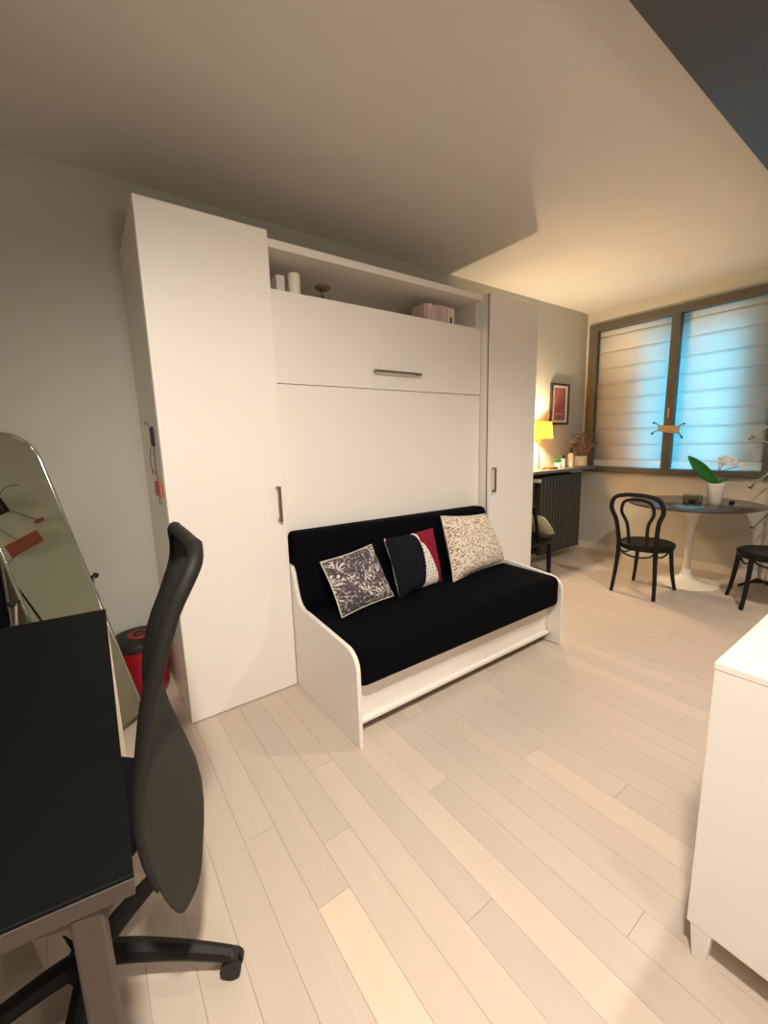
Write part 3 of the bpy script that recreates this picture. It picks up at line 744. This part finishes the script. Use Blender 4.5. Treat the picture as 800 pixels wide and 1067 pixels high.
# ------------------------------------------------------------------ radiator, shelf and things on it
t = thing('radiator', 'dark grey-green column radiator under the shelf in the far corner', 'radiator', (3.64, -.12, 0))
fin0 = None
for k in range(14):
    x = 3.285+k*.052
    if fin0 is None:
        fin0 = M().box((x-.013, -.195, .10), (x+.013, -.155, .885)).box((x-.013, -.075, .10), (x+.013, -.035, .885)).box((x-.011, -.158, .83), (x+.011, -.072, .87)).box((x-.011, -.158, .11), (x+.011, -.072, .15)).build('radiator_section', M_rad, t, bevel=.009, merge=False)
    else:
        o = fin0.copy(); COL.objects.link(o); o.location.x += .052*k
for z in (.13, .85):
    M().tube([(3.25, -.115, z), (3.97, -.115, z)], .017, 10).build('header_pipe', M_rad, t)
for x in (3.36, 3.9):
    for z in (.2, .75): M().box((x-.01, -.05, z), (x+.01, -.0005, z+.03)).build('wall_bracket', M_rad, t, bevel=.002)
v = M().tube([(3.255, -.115, .85), (3.215, -.115, .85)], .014, 10).tube([(3.228, -.12, .85), (3.228, -.20, .85)], .02, 12).build('valve', M_pot, t, merge=False); v['label'] = 'white thermostat valve'
zs = .949
m = M().box((2.545, -.245, zs-.028), (4.13, -.003, zs)); 
tag(m.build('radiator_shelf', M_shelf, bevel=.003), 'grey stone shelf above the radiator running into the window corner', 'shelf')
# lamp
lx, ly = 3.30, -.13
t = thing('table_lamp', 'lit table lamp with a yellow shade on a slim stem, on the corner shelf', 'lamp', (lx, ly, zs))
M().lathe([(0, 0), (.06, 0), (.062, .006), (.05, .012), (0, .014)], (lx, ly, zs), 24).build('base', M_steel, t)
M().tube([(lx, ly, zs+.012), (lx, ly, zs+.345)], .0055, 8).build('stem', M_steel, t)
M().lathe([(.118, .298), (.102, .45)], (lx, ly, zs), 32).build('shade', M_shade, t, solid=.001)
t_ = M()
for mm in (t.children,):
    for o in mm:
        if o.name.startswith('shade'):
            bm = bmesh.new(); bm.from_mesh(o.data); bmesh.ops.delete(bm, geom=[f for f in bm.faces if len(f.verts) > 4], context='FACES'); bm.to_mesh(o.data); bm.free()
M().ball((lx, ly, zs+.385), .006, 8).build('socket', M_steel, t)
# small items
tag(M().box((3.40, -.20, zs+.0005), (3.52, -.11, zs+.022)).build('wooden_tray', M_book, bevel=.003), 'small brown wooden box in front of the lamp on the corner shelf', 'box')
tp = thing('small_plant', 'tiny plant in a small white pot between the lamp and the bottles', 'plant', (3.60, -.15, zs))
M().lathe([(0, 0), (.026, 0), (.036, .05), (.034, .052), (.03, .045), (0, .042)], (3.60, -.15, zs), 18).build('pot', M_pot, tp)
for k in range(7):
    a = k*.9; leafm((3.60, -.15, zs+.042), (3.60+.05*math.cos(a), -.15+.045*math.sin(a), zs+.075+.012*(k % 3)), .022, (0, 0, 1), .012, 5).build('leaf', M_leaf, tp, solid=.001)
for i, (x, y, h_, r_, lab) in enumerate(((3.735, -.12, .12, .022, 'small bottle with a dark cap, nearer the tiny plant on the corner shelf'), (3.855, -.13, .19, .03, 'taller pale bottle with a dark cap, beside the dried flowers on the corner shelf'))):
    b = thing('bottle', lab, 'bottle', (x, y, zs), 'bottles on the corner shelf')
    M().lathe([(0, 0), (r_, 0), (r_, h_*.62), (r_*.45, h_*.72), (r_*.45, h_*.78), (0, h_*.78)], (x, y, zs), 18).build('bottle_body', M_pot if i else M_lacq_in, b)
    M().lathe([(r_*.52, h_*.76), (r_*.52, h_*1.02), (0, h_*1.04)], (x, y, zs), 12).build('cap', M_darkobj, b)
vx, vy = 4.045, -.13
tag(M().lathe([(0, 0), (.055, 0), (.06, .005), (.06, .1), (.055, .105), (.053, .09), (.05, .02), (0, .015)], (vx, vy, zs), 24).build('vase', M_pot), 'short white vase with dried flowers at the window end of the shelf', 'vase')
t = thing('dried_flowers', 'bunch of brown dried flowers standing in the short white vase', 'flowers', (vx, vy, zs+.02))
rd = random.Random(11)
for k in range(40):
    a = rd.uniform(0, 2*PI); rr_ = rd.uniform(.02, .17); hh = rd.uniform(.13, .33)
    ex, ey, ez = vx-.03+rr_*math.cos(a), max(-.28, min(-.02, vy+rr_*math.sin(a)*.8)), zs+hh
    st = M().tube([(vx+.02*math.cos(a), vy+.02*math.sin(a), zs+.025), ((vx+ex)/2, (vy+ey)/2, zs+hh*.55), (ex, ey, ez)], .0015, 5).build('stalk', M_dry, t)
    mm = M()
    for j in range(5):
        q = (ex+rd.uniform(-.018, .018), ey+rd.uniform(-.018, .018), ez+rd.uniform(-.015, .015)); mm.ball(q, rd.uniform(.005, .012), 5)
    mm.build('flower_head', M_dry, t, merge=False)
# picture
t = thing('framed_picture', 'framed dusty red print with a white mat on the wall above the lamp', 'picture', (3.80, -.012, 1.385))
xa, xb, za, zb = 3.640, 3.963, 1.383, 1.796
m = M(); fwid = .022
m.box((xa, -.024, za), (xa+fwid, -.001, zb)); m.box((xb-fwid, -.024, za), (xb, -.001, zb)); m.box((xa+fwid, -.024, za), (xb-fwid, -.001, za+fwid)); m.box((xa+fwid, -.024, zb-fwid), (xb-fwid, -.001, zb))
m.build('frame', M_pframe, t, bevel=.002, merge=False)
M().box((xa+fwid, -.012, za+fwid), (xb-fwid, -.002, zb-fwid)).build('mat', M_paper, t)
M_print = mat('dusty_red_print', rgb(150, 92, 84), .7, noise=.12, scale=10)
M().box((xa+.062, -.014, za+.045), (xb-.062, -.0121, zb-.045)).build('print', M_print, t)
for k, (q, w_) in enumerate(((.095, .05), (.165, .045))):
    M().box((xa+q, -.0152, za+.104), (xa+q+w_, -.0142, za+.110)).build('printed_line', M_paper, t)

# black wooden chair with a sage cushion in front of the radiator end
t = thing('wooden_chair', 'black wooden chair half hidden behind the right tall cabinet', 'chair', (3.0, -.23, 0))
M().box((2.81, -.385, .285), (3.185, -.08, .325)).build('seat', M_bent, t, bevel=.01)
for x in (2.83, 3.163):
    for y in (-.365, -.10): M().box((x-.016, y-.016, 0), (x+.016, y+.016, .287)).build('leg', M_bent, t, bevel=.004)
for y in (-.37, -.10): M().bar((2.99, y, .32), (2.90, y, .66), .022).build('back_post', M_bent, t)
M().bar((2.905, -.385, .64), (2.905, -.085, .64), .02, .05).build('back_rail', M_bent, t)
def cushion_thing(name, label, cat, BL, BR, TR, TL, thick, m_, n=12):
    BL, BR, TR, TL = map(Vector, (BL, BR, TR, TL)); nrm = (BR-BL).cross(TL-BL).normalized(); vs = []
    for sg in (1, -1):
        for j in range(n+1):
            for i in range(n+1):
                a, b = 2*i/n-1, 2*j/n-1; p = BL.lerp(BR, i/n).lerp(TL.lerp(TR, i/n), j/n)
                vs.append(p+nrm*sg*thick*.5*((1-a**4)*(1-b**4))**.6)
    K = (n+1)**2
    fs = [(s2*K+j*(n+1)+i, s2*K+j*(n+1)+i+1, s2*K+(j+1)*(n+1)+i+1, s2*K+(j+1)*(n+1)+i) for s2 in (0, 1) for j in range(n) for i in range(n)]
    return tag(M().add(vs, fs).build(name, m_), label, cat)
cushion_thing('seat_cushion', 'pale sage cushion tilted on the half hidden black wooden chair', 'cushion',
              (3.02, -.39, .545), (3.22, -.39, .365), (3.22, -.12, .365), (3.02, -.12, .545), .10, M_cush)

# ------------------------------------------------------------------ ornament on the mullion
t = thing('window_ornament', 'pale board with four curled wire ends hung on the window mullion', 'ornament', (4.24, -.86, 1.26))
M().add([(4.235, -.776, 1.345), (4.235, -.955, 1.325), (4.235, -.955, 1.255), (4.235, -.785, 1.285), (4.225, -.776, 1.345), (4.225, -.955, 1.325), (4.225, -.955, 1.255), (4.225, -.785, 1.285)],
        [(0,1,2,3),(7,6,5,4),(0,4,5,1),(1,5,6,2),(2,6,7,3),(3,7,4,0)]).build('board', M_tag, t, bevel=.002)
for (a, b_) in (((-.785, 1.335), (-.745, 1.365)), ((-.79, 1.295), (-.735, 1.265)), ((-.945, 1.32), (-.995, 1.345)), ((-.945, 1.265), (-.985, 1.225))):
    M().tube(catmull([(4.23, a[0], a[1]), (4.222, (a[0]+b_[0])/2, (a[1]+b_[1])/2+.008), (4.215, b_[0], b_[1])], 4), .004, 6).ball((4.215, b_[0], b_[1]), .010, 8).build('wire_end', M_wire, t, merge=False)

# ------------------------------------------------------------------ chrome stand at the right edge
bxp, byp = 4.08, -1.70
t = thing('coat_stand', 'chrome stand with ball-tipped arms at the right edge beside the window', 'coat stand', (bxp, byp, 0))
M().tube([(bxp, byp, .02), (bxp, byp, 1.5)], .012, 10).build('pole', M_chrome, t)
for k in range(4):
    a = math.radians(35+90*k); M().tube(catmull([(bxp, byp, .06), (bxp+.09*math.cos(a), byp+.09*math.sin(a), .05), (bxp+.17*math.cos(a), byp+.17*math.sin(a), .014)], 5), .012, 8).build('foot', M_blk, t)
for k, (yy, zz) in enumerate(((-1.525, 1.212), (-1.56, .83), (-1.60, .49))):
    arm = M().tube([(4.02, yy, zz), (bxp, byp, zz+.16)], .0065, 8)
    if k == 0: arm.tube([(4.02, yy, zz), (bxp, byp, zz-.07)], .0055, 8)
    arm = arm.build('arm', M_chrome, t, merge=False)
    M().ball((4.02, yy, zz), .02, 12).build('ball_tip', M_chrome, arm)
    arm2 = M().tube([(bxp, byp, zz+.16), (bxp-.02, byp-.16, zz)], .0065, 8).build('arm', M_chrome, t)
    M().ball((bxp-.02, byp-.16, zz), .02, 12).build('ball_tip', M_chrome, arm2)
